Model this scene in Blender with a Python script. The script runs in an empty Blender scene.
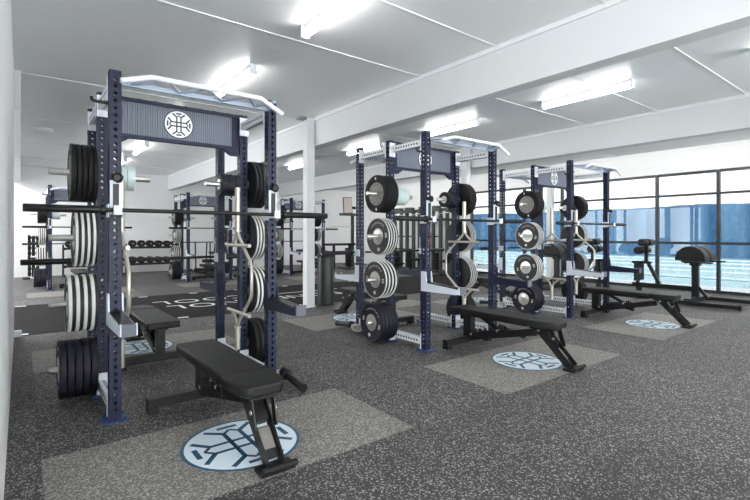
import bpy, math, random
from math import sin, cos, pi, radians as R
from mathutils import Vector, Matrix
random.seed(7)
sc = bpy.context.scene
COL = sc.collection

# ---------------------------------------------------------------- camera
HC = 1.298
cam_d = bpy.data.cameras.new('camera'); cam = bpy.data.objects.new('camera', cam_d); COL.objects.link(cam)
cam_d.sensor_fit = 'HORIZONTAL'; cam_d.sensor_width = 36.0
cam_d.lens = 457.02 / 750 * 36
cam_d.shift_y = -15.83 / 750
cam_d.clip_start = 0.02; cam_d.clip_end = 300
cam.location = (0, 0, HC)
cam.rotation_euler = (R(90), 0, -R(37.797))
sc.camera = cam
# ---------------------------------------------------------------- world, exposure
sc.view_settings.view_transform = 'Standard'; sc.view_settings.look = 'None'
sc.view_settings.gamma = 1.0; sc.view_settings.use_curve_mapping = False
sc.view_settings.exposure = 0.38
W_STRENGTH = 8.3
TUBE_STRENGTH = 15.0
wd = bpy.data.worlds.new('sky'); sc.world = wd; wd.use_nodes = True
bg = wd.node_tree.nodes['Background']; bg.inputs[0].default_value = (1.0, 0.995, 0.985, 1); bg.inputs[1].default_value = W_STRENGTH
sc.cycles.use_denoising = True
sc.cycles.max_bounces = 8; sc.cycles.diffuse_bounces = 5; sc.cycles.glossy_bounces = 4
sc.cycles.transparent_max_bounces = 16
sc.cycles.caustics_reflective = False; sc.cycles.caustics_refractive = False
sc.cycles.sample_clamp_indirect = 6.0

# ---------------------------------------------------------------- materials
def lin(c): return tuple(((x/255)/12.92 if x/255 <= .04045 else ((x/255+.055)/1.055)**2.4) for x in c)
def mat(name, rgb, rough=.5, metal=0., spec=.5, noise=None, bump=None):
    m = bpy.data.materials.new(name); m.use_nodes = True
    nt = m.node_tree; b = nt.nodes['Principled BSDF']; c = lin(rgb)
    b.inputs['Base Color'].default_value = (*c, 1); b.inputs['Roughness'].default_value = rough
    b.inputs['Metallic'].default_value = metal; b.inputs['Specular IOR Level'].default_value = spec
    if noise or bump:
        tc = nt.nodes.new('ShaderNodeTexCoord')
    if noise:
        sca, amt = noise
        n = nt.nodes.new('ShaderNodeTexNoise'); n.inputs['Scale'].default_value = sca; n.inputs['Detail'].default_value = 4
        nt.links.new(tc.outputs['Object'], n.inputs['Vector'])
        mr = nt.nodes.new('ShaderNodeMapRange'); mr.inputs[1].default_value = .3; mr.inputs[2].default_value = .7
        mr.inputs[3].default_value = 1-amt; mr.inputs[4].default_value = 1+amt
        nt.links.new(n.outputs['Fac'], mr.inputs[0])
        v = nt.nodes.new('ShaderNodeVectorMath'); v.operation = 'SCALE'; v.inputs[0].default_value = c
        nt.links.new(mr.outputs[0], v.inputs['Scale']); nt.links.new(v.outputs[0], b.inputs['Base Color'])
    if bump:
        sca, st = bump
        n2 = nt.nodes.new('ShaderNodeTexNoise'); n2.inputs['Scale'].default_value = sca
        nt.links.new(tc.outputs['Object'], n2.inputs['Vector'])
        bp = nt.nodes.new('ShaderNodeBump'); bp.inputs['Strength'].default_value = st; bp.inputs['Distance'].default_value = .002
        nt.links.new(n2.outputs['Fac'], bp.inputs['Height']); nt.links.new(bp.outputs[0], b.inputs['Normal'])
    return m
def rubber_floor(name, dark, light, frac, tile=.12, scale=95, rough=.75):
    """speckled rubber tile: dark ground with light granules, each square metre tile a touch different"""
    m = bpy.data.materials.new(name); m.use_nodes = True; nt = m.node_tree; N = nt.nodes.new; L = nt.links.new
    b = nt.nodes['Principled BSDF']; b.inputs['Roughness'].default_value = rough; b.inputs['Specular IOR Level'].default_value = .35
    g = N('ShaderNodeNewGeometry')
    vo = N('ShaderNodeTexVoronoi'); vo.inputs['Scale'].default_value = scale; L(g.outputs['Position'], vo.inputs['Vector'])
    se = N('ShaderNodeSeparateColor'); L(vo.outputs['Color'], se.inputs[0])
    cr = N('ShaderNodeMapRange'); cr.inputs[1].default_value = 1-frac; cr.inputs[2].default_value = min(1, 1-frac+.12)
    L(se.outputs[0], cr.inputs[0])
    mx = N('ShaderNodeMix'); mx.data_type = 'RGBA'
    mx.inputs[6].default_value = (*lin(dark), 1); mx.inputs[7].default_value = (*lin(light), 1)
    L(cr.outputs[0], mx.inputs[0])
    ad = N('ShaderNodeVectorMath'); ad.operation = 'ADD'; ad.inputs[1].default_value = (-.09, -.26, 0); L(g.outputs['Position'], ad.inputs[0])
    fl = N('ShaderNodeVectorMath'); fl.operation = 'FLOOR'; L(ad.outputs[0], fl.inputs[0])
    wn = N('ShaderNodeTexWhiteNoise'); wn.noise_dimensions = '2D'; L(fl.outputs[0], wn.inputs['Vector'])
    fr = N('ShaderNodeVectorMath'); fr.operation = 'FRACTION'; L(ad.outputs[0], fr.inputs[0])
    sx = N('ShaderNodeSeparateXYZ'); L(fr.outputs[0], sx.inputs[0])
    mr = N('ShaderNodeMapRange'); mr.inputs[3].default_value = 1-tile; mr.inputs[4].default_value = 1+tile; L(wn.outputs['Value'], mr.inputs[0])
    # fine dark joint between tiles
    mi = N('ShaderNodeMath'); mi.operation = 'MINIMUM'; L(sx.outputs[0], mi.inputs[0]); L(sx.outputs[1], mi.inputs[1])
    jt = N('ShaderNodeMapRange'); jt.inputs[1].default_value = .003; jt.inputs[2].default_value = .007; jt.inputs[3].default_value = .6
    L(mi.outputs[0], jt.inputs[0])
    mu = N('ShaderNodeMath'); mu.operation = 'MULTIPLY'; L(mr.outputs[0], mu.inputs[0]); L(jt.outputs[0], mu.inputs[1])
    sc_ = N('ShaderNodeVectorMath'); sc_.operation = 'SCALE'; L(mx.outputs[2], sc_.inputs[0]); L(mu.outputs[0], sc_.inputs['Scale'])
    L(sc_.outputs[0], b.inputs['Base Color'])
    return m
def emissive(name, rgb, s):
    m = bpy.data.materials.new(name); m.use_nodes = True; nt = m.node_tree; nt.nodes.clear()
    e = nt.nodes.new('ShaderNodeEmission'); e.inputs[0].default_value = (*rgb, 1); e.inputs[1].default_value = s
    o = nt.nodes.new('ShaderNodeOutputMaterial'); nt.links.new(e.outputs[0], o.inputs[0]); return m
def glass_mat(tint=(.415, .426, .43)):
    m = bpy.data.materials.new('window_glass'); m.use_nodes = True; nt = m.node_tree; nt.nodes.clear()
    t = nt.nodes.new('ShaderNodeBsdfTransparent'); t.inputs[0].default_value = (*tint, 1)
    g = nt.nodes.new('ShaderNodeBsdfGlossy'); g.inputs['Roughness'].default_value = .02
    f = nt.nodes.new('ShaderNodeFresnel'); f.inputs[0].default_value = 1.5
    x = nt.nodes.new('ShaderNodeMixShader'); o = nt.nodes.new('ShaderNodeOutputMaterial')
    nt.links.new(f.outputs[0], x.inputs[0]); nt.links.new(t.outputs[0], x.inputs[1]); nt.links.new(g.outputs[0], x.inputs[2]); nt.links.new(x.outputs[0], o.inputs[0])
    return m
def curtain_mat():
    m = mat('blue_strip', (84, 142, 190), .7); nt = m.node_tree
    g = nt.nodes.new('ShaderNodeNewGeometry'); n = nt.nodes.new('ShaderNodeTexNoise'); n.inputs['Scale'].default_value = 1.0
    mp = nt.nodes.new('ShaderNodeMapping'); mp.inputs['Scale'].default_value = (1, 1.5, .12)
    nt.links.new(g.outputs['Position'], mp.inputs[0]); nt.links.new(mp.outputs[0], n.inputs['Vector'])
    r = nt.nodes.new('ShaderNodeValToRGB'); r.color_ramp.elements[0].position = .35; r.color_ramp.elements[1].position = .68
    r.color_ramp.elements[0].color = (*lin((62, 104, 144)), 1); r.color_ramp.elements[1].color = (*lin((112, 150, 182)), 1)
    nt.links.new(n.outputs['Fac'], r.inputs[0]); nt.links.new(r.outputs[0], nt.nodes['Principled BSDF'].inputs['Base Color']); return m
def water_mat():
    m = mat('pool_water', (150, 208, 224), .35, spec=.3); nt = m.node_tree
    g = nt.nodes.new('ShaderNodeNewGeometry'); n = nt.nodes.new('ShaderNodeTexNoise'); n.inputs['Scale'].default_value = .6; n.inputs['Detail'].default_value = 5
    mp = nt.nodes.new('ShaderNodeMapping'); mp.inputs['Scale'].default_value = (2.2, .3, 1)
    nt.links.new(g.outputs['Position'], mp.inputs[0]); nt.links.new(mp.outputs[0], n.inputs['Vector'])
    r = nt.nodes.new('ShaderNodeValToRGB'); r.color_ramp.elements[0].position = .35; r.color_ramp.elements[1].position = .65
    r.color_ramp.elements[0].color = (*lin((130, 172, 184)), 1); r.color_ramp.elements[1].color = (*lin((140, 180, 190)), 1)
    nt.links.new(n.outputs['Fac'], r.inputs[0]); nt.links.new(r.outputs[0], nt.nodes['Principled BSDF'].inputs['Base Color']); return m

M = {}
M['wall'] = mat('wall_paint', (244, 244, 245), .6, noise=(1.5, .015))
M['ceil'] = mat('ceiling_panel', (236, 238, 240), .38, noise=(.8, .02))
M['beam'] = mat('beam_paint', (214, 216, 219), .5)
M['seam'] = mat('joint_strip', (226, 228, 231), .5)
M['grey'] = mat('grey_bracket', (140, 144, 150), .5)
M['floor'] = rubber_floor('speckled_rubber', (56, 55, 56), (160, 158, 156), .22, .2, scale=140, rough=.6)
M['patch'] = rubber_floor('pale_speckled_rubber', (107, 104, 100), (168, 165, 160), .35, .05, scale=150, rough=.6)
M['turf'] = mat('black_turf', (25, 25, 27), .95, spec=.2, noise=(60, .25))
M['mark'] = mat('white_mark', (225, 226, 228), .7)
M['navy'] = mat('navy_powdercoat', (26, 32, 58), .45, .0, .3)
M['white'] = mat('white_powdercoat', (228, 231, 238), .35)
M['plastic'] = mat('pale_plastic', (208, 214, 226), .45)
M['bore'] = mat('dark_tube_bore', (30, 31, 36), .6)
M['black'] = mat('black_powdercoat', (20, 20, 22), .42, spec=.35)
M['soft'] = mat('black_vinyl', (22, 22, 23), .5, spec=.3, bump=(400, .15))
M['rubber'] = mat('black_rubber', (20, 20, 22), .6, spec=.3, noise=(30, .15))
M['indigo'] = mat('indigo_rubber', (24, 24, 36), .55, spec=.3)
M['plateface'] = mat('charcoal_rubber', (38, 38, 41), .55, noise=(40, .1))
M['greysteel'] = mat('grey_cast_disc', (128, 124, 121), .45, .3, noise=(25, .12))
M['band'] = mat('pale_rim_band', (230, 229, 226), .5)
M['ink'] = mat('white_plate_print', (205, 205, 205), .6)
M['chrome'] = mat('satin_chrome', (196, 194, 191), .33, .9)
M['nickel'] = mat('nickel_tube', (200, 194, 184), .35, .5)
M['teal'] = mat('pale_teal_rubber', (196, 212, 212), .5)
M['emb_white'] = mat('emblem_white', (232, 236, 240), .5)
M['emb_pale'] = mat('emblem_pale_blue', (222, 236, 246), .55)
M['emb_blue'] = mat('emblem_petrol', (34, 84, 112), .5)
M['slate'] = mat('slate_sheet', (116, 121, 136), .45)
M['emb_dark'] = mat('emblem_dark', (32, 34, 48), .5)
M['winframe'] = mat('black_window_frame', (30, 32, 40), .4)
M['glass'] = glass_mat(); M['glass_clear'] = glass_mat((.95, .97, .97))
M['olive'] = mat('dark_green_steel', (58, 64, 62), .45)
M['orange'] = mat('salmon_panel', (214, 140, 112), .6)
M['pink'] = mat('pale_poster', (206, 196, 192), .6)
M['redlabel'] = mat('red_label', (196, 70, 80), .6)
M['water'] = water_mat(); M['strip'] = curtain_mat()
M['deck'] = mat('pool_deck_concrete', (205, 214, 218), .7, noise=(2, .03))
M['lane'] = mat('lane_rope', (225, 235, 240), .6)
M['tube'] = emissive('lamp_tube', (1, .985, .96), TUBE_STRENGTH); M['tube_fill'] = emissive('fill_lamp_tube', (1, .985, .96), TUBE_STRENGTH*3.5)  # the stronger tube is for the added, unseen fill rows

# ---------------------------------------------------------------- mesh tools
class MB:
    def __init__(s): s.v = []; s.f = []; s.mi = []; s.cur = 0
    def add(s, vs, fs):
        o = len(s.v); s.v += [tuple(x) for x in vs]; s.f += [tuple(i+o for i in f) for f in fs]; s.mi += [s.cur]*len(fs); return s
    def box(s, c, d, rot=None):
        x, y, z = (a/2 for a in d); c = Vector(c)
        vs = [Vector((a*x, b*y, e*z)) for a in (-1, 1) for b in (-1, 1) for e in (-1, 1)]
        if rot is not None: vs = [rot @ v for v in vs]
        return s.add([v+c for v in vs], [(0, 1, 3, 2), (4, 6, 7, 5), (0, 4, 5, 1), (2, 3, 7, 6), (0, 2, 6, 4), (1, 5, 7, 3)])
    def bar(s, p, q, w, h, up=(0, 0, 1)):
        p, q = Vector(p), Vector(q); d = q-p; L = d.length; y = d.normalized(); u = Vector(up)
        x = y.cross(u)
        if x.length < 1e-4: x = y.cross(Vector((1, 0, 0)))
        x.normalize(); z = x.cross(y)
        return s.box((p+q)/2, (w, L, h), Matrix((x, y, z)).transposed())
    def ring(s, c, ax, r, n, ref=None):
        ax = Vector(ax).normalized(); a = ref if ref is not None else (Vector((0, 0, 1)) if abs(ax.z) < .9 else Vector((1, 0, 0)))
        u = ax.cross(a).normalized(); w = ax.cross(u)
        return [Vector(c)+u*(r*cos(2*pi*i/n))+w*(r*sin(2*pi*i/n)) for i in range(n)]
    def lathe(s, o, ax, prof, n=32):
        """prof: (distance along axis, radius) list, closed with caps"""
        o, a = Vector(o), Vector(ax).normalized(); b = len(s.v); vs = []; fs = []
        for t, r in prof: vs += s.ring(o+a*t, a, max(r, 1e-5), n)
        for k in range(len(prof)-1):
            for i in range(n): fs.append((k*n+i, k*n+(i+1) % n, (k+1)*n+(i+1) % n, (k+1)*n+i))
        fs.append(tuple(reversed(range(n)))); fs.append(tuple((len(prof)-1)*n+i for i in range(n)))
        return s.add(vs, fs)
    def annulus(s, o, ax, prof, n=32):
        """closed ring-shaped profile turned about the axis (leaves a real hole)"""
        o, a = Vector(o), Vector(ax).normalized(); vs = []; fs = []; K = len(prof)
        for t, r in prof: vs += s.ring(o+a*t, a, r, n)
        for k in range(K):
            k2 = (k+1) % K
            for i in range(n): fs.append((k*n+i, k*n+(i+1) % n, k2*n+(i+1) % n, k2*n+i))
        return s.add(vs, fs)
    def tube(s, p, q, r, n=16, r2=None):
        p, q = Vector(p), Vector(q); return s.lathe(p, q-p, [(0, r), ((q-p).length, r if r2 is None else r2)], n)
    def path(s, pts, r, n=12):
        pts = [Vector(p) for p in pts]; vs = []; fs = []
        t0 = (pts[1]-pts[0]).normalized(); ref = Vector((0, 0, 1)) if abs(t0.z) < .9 else Vector((1, 0, 0))
        u = t0.cross(ref).normalized()
        for i, p in enumerate(pts):
            t = ((pts[min(i+1, len(pts)-1)]-p).normalized()+(p-pts[max(i-1, 0)]).normalized()).normalized()
            u = (u-t*u.dot(t)).normalized(); w = t.cross(u)
            vs += [p+u*(r*cos(2*pi*k/n))+w*(r*sin(2*pi*k/n)) for k in range(n)]
        for k in range(len(pts)-1):
            for i in range(n): fs.append((k*n+i, k*n+(i+1) % n, (k+1)*n+(i+1) % n, (k+1)*n+i))
        fs.append(tuple(reversed(range(n)))); fs.append(tuple((len(pts)-1)*n+i for i in range(n)))
        return s.add(vs, fs)
    def prism(s, pts, fn0, fn1):
        """outline in 2D mapped by two functions to the two caps"""
        n = len(pts); return s.add([fn0(*p) for p in pts]+[fn1(*p) for p in pts],
            [tuple(range(n))[::-1], tuple(range(n, 2*n))]+[(i, (i+1) % n, n+(i+1) % n, n+i) for i in range(n)])
    def mesh(s, name, mats, bevel=0):
        me = bpy.data.meshes.new(name); me.from_pydata(s.v, [], s.f)
        for m in (mats if isinstance(mats, (list, tuple)) else [mats]): me.materials.append(m)
        me.polygons.foreach_set('material_index', s.mi)
        me.validate(); import bmesh
        bm = bmesh.new(); bm.from_mesh(me); bmesh.ops.recalc_face_normals(bm, faces=bm.faces); bm.to_mesh(me); bm.free()
        me.polygons.foreach_set('use_smooth', [True]*len(me.polygons)); me.set_sharp_from_angle(angle=R(38)); return me
    def obj(s, name, m, parent=None, bevel=0, loc=None, **kw):
        o = bpy.data.objects.new(name, s.mesh(name, m)); COL.objects.link(o)
        if parent: o.parent = parent
        if loc: o.location = loc
        if bevel:
            b = o.modifiers.new('bevel', 'BEVEL'); b.width = bevel; b.segments = 3 if bevel > .008 else 2; b.limit_method = 'ANGLE'; b.angle_limit = R(40); b.harden_normals = False
        for k, v in kw.items(): o[k] = v
        return o
def tag(o, label, cat, group=None, kind=None):
    o['label'] = label; o['category'] = cat
    if group: o['group'] = group
    if kind: o['kind'] = kind
    return o
def empty(name, loc=(0, 0, 0), rz=0):
    o = bpy.data.objects.new(name, None); COL.objects.link(o); o.location = loc; o.rotation_euler = (0, 0, rz); o.empty_display_size = .1; return o
def inst(name, me, parent=None, loc=(0, 0, 0), rot=(0, 0, 0), label=None):
    o = bpy.data.objects.new(name, me); COL.objects.link(o); o.parent = parent; o.location = loc; o.rotation_euler = rot
    if label: o['label'] = label
    return o
KIDS = {}
def kids(o): return [c for c in COL.objects if c.parent == o]
def clone(o, parent=None):
    if o.name not in KIDS: KIDS[o.name] = kids(o)
    c = o.copy(); COL.objects.link(c)
    if parent is not None: c.parent = parent
    KIDS[c.name] = [clone(ch, c) for ch in KIDS[o.name]]
    return c
def struct(o): o['kind'] = 'structure'; return o

def perforated(L, w, pitch=.05, r=.0138, z0=.05, wall=.005):
    """square tube along +Z, centre on the axis, with real round holes through all four walls"""
    m = MB(); n = max(1, int(round((L-2*z0)/pitch))); z0 = (L-n*pitch)/2; h = w/2
    for face in range(4):
        a = pi/2*face
        for (off, flip) in ((h, 1), (h-wall, -1)):
            m.cur = 0 if flip > 0 else 1
            def P(x, z): return (x*cos(a)-(-off)*-sin(a)*-1 if False else x*cos(a)+off*sin(a), x*sin(a)-off*cos(a), z)
            m.add([P(-h if flip > 0 else -h+wall, 0), P(h if flip > 0 else h-wall, 0), P(h if flip > 0 else h-wall, z0), P(-h if flip > 0 else -h+wall, z0)], [(0, 1, 2, 3)])
            m.add([P(-h if flip > 0 else -h+wall, L-z0), P(h if flip > 0 else h-wall, L-z0), P(h if flip > 0 else h-wall, L), P(-h if flip > 0 else -h+wall, L)], [(0, 1, 2, 3)])
            hh = h if flip > 0 else h-wall
            for k in range(n):
                c = z0+(k+.5)*pitch; e = pitch/2
                outer = [P(hh, c), P(hh, c+e), P(0, c+e), P(-hh, c+e), P(-hh, c), P(-hh, c-e), P(0, c-e), P(hh, c-e)]
                inner = [P(r*cos(i*pi/4), c+r*sin(i*pi/4)) for i in range(8)]
                m.add(outer+inner, [(i, (i+1) % 8, 8+(i+1) % 8, 8+i) for i in range(8)])
        m.cur = 1
        for k in range(n):
            c = z0+(k+.5)*pitch
            def Q(x, z, off): return (x*cos(a)+off*sin(a), x*sin(a)-off*cos(a), z)
            A = [Q(r*cos(i*pi/4), c+r*sin(i*pi/4), h) for i in range(8)]; B = [Q(r*cos(i*pi/4), c+r*sin(i*pi/4), h-wall) for i in range(8)]
            m.add(A+B, [(i, (i+1) % 8, 8+(i+1) % 8, 8+i) for i in range(8)])
    m.cur = 0
    m.box((0, 0, L-.002), (w-.002, w-.002, .004)); m.box((0, 0, .002), (w-.002, w-.002, .004))
    return m
def raw(mb, name, mats):
    me = bpy.data.meshes.new(name); me.from_pydata(mb.v, [], mb.f)
    for m in (mats if isinstance(mats, (list, tuple)) else [mats]): me.materials.append(m)
    me.polygons.foreach_set('material_index', mb.mi); return me

def emblem_lines(r, w, f):
    """double-barred cross whose four arms end in forks with a short cap; f maps (x, y) and layer to a point"""
    m = MB(); g = .15*r
    def seg(p, q, wd=w):
        p, q = Vector(p), Vector(q); d = (q-p).normalized(); n = Vector((-d.y, d.x))*wd/2
        pts = [p+n, p-n, q-n, q+n]
        m.prism([tuple(x) for x in pts], lambda a, b: f(a, b, 0), lambda a, b: f(a, b, 1))
    for k in range(4):
        c, s = cos(k*pi/2), sin(k*pi/2); T = lambda x, y: (x*c-y*s, x*s+y*c)
        for sg in (1, -1):
            seg(T(0, sg*g), T(.53*r, sg*g)); seg(T(.51*r, sg*(g-.02*r)), T(.77*r, sg*.44*r), w*1.15)
            seg(T(.52*r, sg*g), T(.66*r, sg*.0*r), w*.8)
        seg(T(.79*r, -.19*r), T(.79*r, .19*r), w*1.15)
    return m
def disc(r0, r1, f, n=48):
    m = MB(); vs = []; 
    if r0 <= 0:
        m.prism([(r1*cos(2*pi*i/n), r1*sin(2*pi*i/n)) for i in range(n)], lambda a, b: f(a, b, 0), lambda a, b: f(a, b, 1)); return m
    for lay in (0, 1):
        for r in (r0, r1): vs += [f(r*cos(2*pi*i/n), r*sin(2*pi*i/n), lay) for i in range(n)]
    fs = []
    for i in range(n):
        j = (i+1) % n
        fs += [(i, j, n+j, n+i), (2*n+i, 3*n+i, 3*n+j, 2*n+j), (n+i, n+j, 3*n+j, 3*n+i), (i, 2*n+i, 2*n+j, j)]
    return m.add(vs, fs)

# ================================================================ THE ROOM
ZC = 3.37; XW = 12.05; YB = 17.4; YF = -3.0; XL = -4.0
struct(MB().box(((XL+XW)/2, (YB+YF)/2, -.05), (XW-XL+.4, YB-YF+.4, .1)).obj('floor', M['floor']))
m = MB()
m.box(((XL+8.57)/2, (YB+YF)/2, ZC+.05), (8.57-XL, YB-YF+.4, .1)); m.box(((8.57+XW+.2)/2, (YB+YF)/2, 3.27+.1), (XW+.2-8.57, YB-YF+.4, .2))
struct(m.obj('ceiling', M['ceil']))
struct(MB().box(((XL+XW)/2, YB+.1, 1.7), (XW-XL+.4, .2, 3.4)).obj('wall_back', M['wall']))
m = MB().box(((XL+XW)/2, YF-.1, 3.1), (XW-XL+.4, .2, .6)); m.box(((XL+XW)/2, YF-.1, .05), (XW-XL+.4, .2, .1))
struct(m.obj('wall_front', M['wall']))
m = MB().box((XL-.1, (YB+YF)/2, 3.1), (.2, YB-YF+.4, .6)); m.box((XL-.1, (YB+YF)/2, .05), (.2, YB-YF+.4, .1))
struct(m.obj('wall_left', M['wall']))
struct(MB().box((-.065-.12, 4.73, ZC/2), (.24, 5.15, ZC)).obj('wall_partition', M['wall'], bevel=.006))
struct(MB().box((-.12, 7.33, .04), (.26, .05, .08)).obj('baseboard_partition', M['seam']))
# beams along Y, with the columns that carry them
for i, (x0, x1) in enumerate(((4.15, 4.35), (8.47, 8.68))):
    struct(MB().box(((x0+x1)/2, (YB+YF)/2, 3.12), (x1-x0, YB-YF-.01, .5)).obj('trim_%d' % (i+1), M['beam'], bevel=.004))
    struct(MB().box((x0-.012, (YB+YF)/2, ZC-.025), (.024, YB-YF-.02, .05)).obj('trim_%d' % (i+7), M['seam']))
struct(MB().box((-.12, 12.35, 3.12), (.25, 10.05, .5)).obj('trim_3', M['beam']))
for i, (x, y) in enumerate(((4.06, 7.16), (8.37, 7.27), (11.93, 7.23))):
    mm = MB().box((x, y, ZC/2 if x < 10 else 1.63), (.155, .155, ZC-.01 if x < 10 else 3.25)); mm.box((x, y, .006), (.2, .2, .012))
    struct(mm.obj('trim_%d' % (i+4), M['beam'], bevel=.006))
struct(MB().box((4.0, 7.16, ZC-.03), (.3, .12, .05)).obj('trim_9', M['grey']))
# ceiling joint strips along X and light seams
m = MB()
for y in (-.4, .8, 1.98, 3.17, 4.38, 7.4, 10.2, 13.0, 15.4):
    for (a, b) in ((XL, 4.14), (4.36, 8.46)):
        m.box(((a+b)/2, y, ZC-.004), (b-a, .035, .012))
struct(m.obj('trim_10', M['seam']))
m = MB()
for y in (2.2, 5.4, 8.6): m.box((10.36, y, 3.266), (3.3, .035, .012))
struct(m.obj('trim_11', M['seam']))
# window wall
Y0W, Y1W = -.36, 10.62; ZT, ZR, ZM, ZB = 2.69, 2.20, 1.094, .06
struct(MB().box((XW+.1, (YB+Y1W)/2, 1.65), (.2, YB-Y1W, 3.3)).obj('wall_right', M['wall']))
m = MB().box((XW+.1, (Y0W+Y1W)/2, (ZT+.03+3.3)/2), (.2, Y1W-Y0W, 3.3-ZT-.03)); m.box((XW-.012, (Y0W+Y1W)/2, 2.915), (.024, Y1W-Y0W, .03))
m.box((XW+.1, (Y0W+YF)/2, 1.65), (.2, Y0W-YF, 3.3)); m.box((XW-.03, 6, 3.25), (.06, 22, .04))
struct(m.obj('wall_lintel', M['wall']))
ys = [Y0W+1.22*i for i in range(10)]
for i in range(9):
    a, b = ys[i], ys[i+1]; c = (a+b)/2; f = MB(); w = b-a
    for y in (a+.0155, b-.0155): f.box((XW+.04, y, (ZT+.02)/2), (.09, .031, ZT+.02))
    for z, h in ((ZT, .06), (ZR, .05), (ZM, .06), (.03, .06)): f.box((XW+.04, c, z), (.088, w-.06, h))
    fo = struct(f.obj('window_%d' % (i+1), M['winframe']))
    g = MB()
    for z0, z1 in ((.06, ZM-.03), (ZM+.03, ZR-.025), (ZR+.025, ZT-.03)): g.box((XW+.05, c, (z0+z1)/2), (.006, w-.062, z1-z0))
    g.obj('glass', M['glass'], fo)
for k in range(10):   # windows added out of view behind the camera, for fill daylight
    a = XL+1.605*k; f = MB()
    for x in (a+.03, a+1.575): f.box((x, YF-.06, 1.45), (.06, .09, 2.7))
    for z in (.13, 2.77): f.box((a+.8, YF-.06, z), (1.48, .088, .06))
    fo = struct(f.obj('window_%d' % (10+k), M['winframe'])); MB().box((a+.8, YF-.05, 1.45), (1.48, .006, 2.58)).obj('glass', M['glass_clear'], fo)
for k in range(12):   # more added windows, in the unseen left wall, to brighten the room
    a = YF+1.7*k; f = MB()
    for y in (a+.03, a+1.67): f.box((XL-.06, y, 1.45), (.09, .06, 2.7))
    for z in (.13, 2.77): f.box((XL-.06, a+.85, z), (.088, 1.58, .06))
    fo = struct(f.obj('window_%d' % (20+k), M['winframe'])); MB().box((XL-.05, a+.85, 1.45), (.006, 1.58, 2.58)).obj('glass', M['glass_clear'], fo)
# outside: deck, pool, blue strip curtain
struct(MB().box((13.1, 6, -.08), (1.7, 90, .1)).obj('pool_deck', M['deck']))
struct(MB().box((23.0, 6, -.12), (18.1, 90, .1)).obj('pool_water', M['water']))
m = MB()
pts = []
y = -30.
while y < 70: pts.append((32+.18*sin(y*5.1)+.1*sin(y*2.3), y)); y += .16
for lay, th in ((0, 0), (1, .03)):
    pass
n = len(pts); vs = [(x, y, -.1) for x, y in pts]+[(x, y, 3.04+.05*sin(y*.8)) for x, y in pts]+[(x+.04, y, -.1) for x, y in pts]+[(x+.04, y, 3.04+.05*sin(y*.8)) for x, y in pts]
fs = []
for i in range(n-1): fs += [(i, i+1, n+i+1, n+i), (2*n+i, 3*n+i, 3*n+i+1, 2*n+i+1), (n+i, n+i+1, 3*n+i+1, 3*n+i)]
m.add(vs, fs)
tag(m.obj('strip_curtain', M['strip']), 'long blue strip curtain hanging beyond the pool outside', 'curtain')
for k, x in enumerate((16.5, 19.2, 22.0, 25.0, 28.0)):
    tag(MB().tube((x, -30, -.05), (x, 60, -.05), .05, 8).obj('lane_rope', M['lane']),
        ('pale lane rope nearest the windows', 'second pale lane rope out from the windows', 'middle pale lane rope floating on the pool',
         'second pale lane rope from the blue curtain', 'pale lane rope nearest the blue curtain')[k], 'lane rope', 'lane ropes on the pool')

# ---------------------------------------------------------------- pale floor patches, emblems, turf strip
RX = [.522, 3.58, 6.731]; RY = [3.655, 3.687, 3.747]; RW = 1.175; RD = .628; RH = 2.44
PX = [.09, 3.11, 6.19]; 
pid = 1
struct_p = []
for i in range(3):
    for (a, b) in ((2.26, 3.25), (5.31, 6.30)):
        struct(MB().box((PX[i]+1.0, (a+b)/2, .001), (2.0, b-a, .003)).obj('floor_patch_%d' % pid, M['patch'])); pid += 1
for i, x in enumerate((.1, 3.15, 6.2)):
    struct(MB().box((x+1, 12.1, .001), (2.0, 1.0, .003)).obj('floor_patch_%d' % pid, M['patch'])); pid += 1
struct(MB().box((5.6, 6.6, .0012), (1.0, 1.0, .003)).obj('floor_patch_%d' % pid, M['patch']))
def floor_emblem(x, y, rot, label):
    e = empty('floor_emblem', (x, y, .0026), rot); tag(e, label, 'floor logo', 'round floor logos')
    f = lambda z0, z1: (lambda a, b, l: (a, b, z0 if l == 0 else z1))
    disc(0, .338, f(0, .0012)).obj('logo_disc', M['emb_pale'], e)
    disc(.336, .355, f(0, .0016)).obj('border_ring', M['emb_blue'], e)
    emblem_lines(.345, .027, f(.0012, .0018)).obj('cross_symbol', M['emb_blue'], e)
EN = ['nearest rack', 'middle rack', 'rack by the windows']
for i in range(3):
    floor_emblem(PX[i]+1.0, 2.757, 0, 'round pale blue cross logo under the front bench of the %s' % EN[i])
    floor_emblem(PX[i]+1.0, 5.81, pi, 'round pale blue cross logo behind the %s' % EN[i])
tf = MB().box((3.9, 8.9, .001), (15.0, 3.1, .003)).obj('turf_mat', M['turf']); struct(tf)
def text(name, body, x, y, size, rot, m, parent=None):
    cu = bpy.data.curves.new(name, 'FONT'); cu.body = body; cu.size = size; cu.extrude = .0004; cu.align_x = 'LEFT'; cu.space_character = 1.08
    cu.offset = -.006 * size
    o = bpy.data.objects.new(name, cu); COL.objects.link(o); cu.materials.append(m)
    dg = bpy.context.evaluated_depsgraph_get(); me = bpy.data.meshes.new_from_object(o.evaluated_get(dg)); bpy.data.objects.remove(o)
    o = bpy.data.objects.new(name, me); COL.objects.link(o); o.location = (x, y, .0032); o.rotation_euler = (0, 0, rot)
    if parent: o.parent = parent
    return o
M['lettr'] = M['mark']
text('lettering', 'VCOOL', 2.05+2.15, 9.45, .62, pi, M['lettr'], tf)
text('lettering', 'MANOL', 2.05+2.30, 8.78, .62, pi, M['lettr'], tf)
text('lettering', 'TON', 5.75, 8.75, .62, pi, M['lettr'], tf)
m = MB()
for x in (0., 1., 2., 3., 4., 5.2, 6.2, 7.2, 8.2):
    for y in (7.45, 10.38): m.box((x, y, .0032), (.16, .08, .001))
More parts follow.
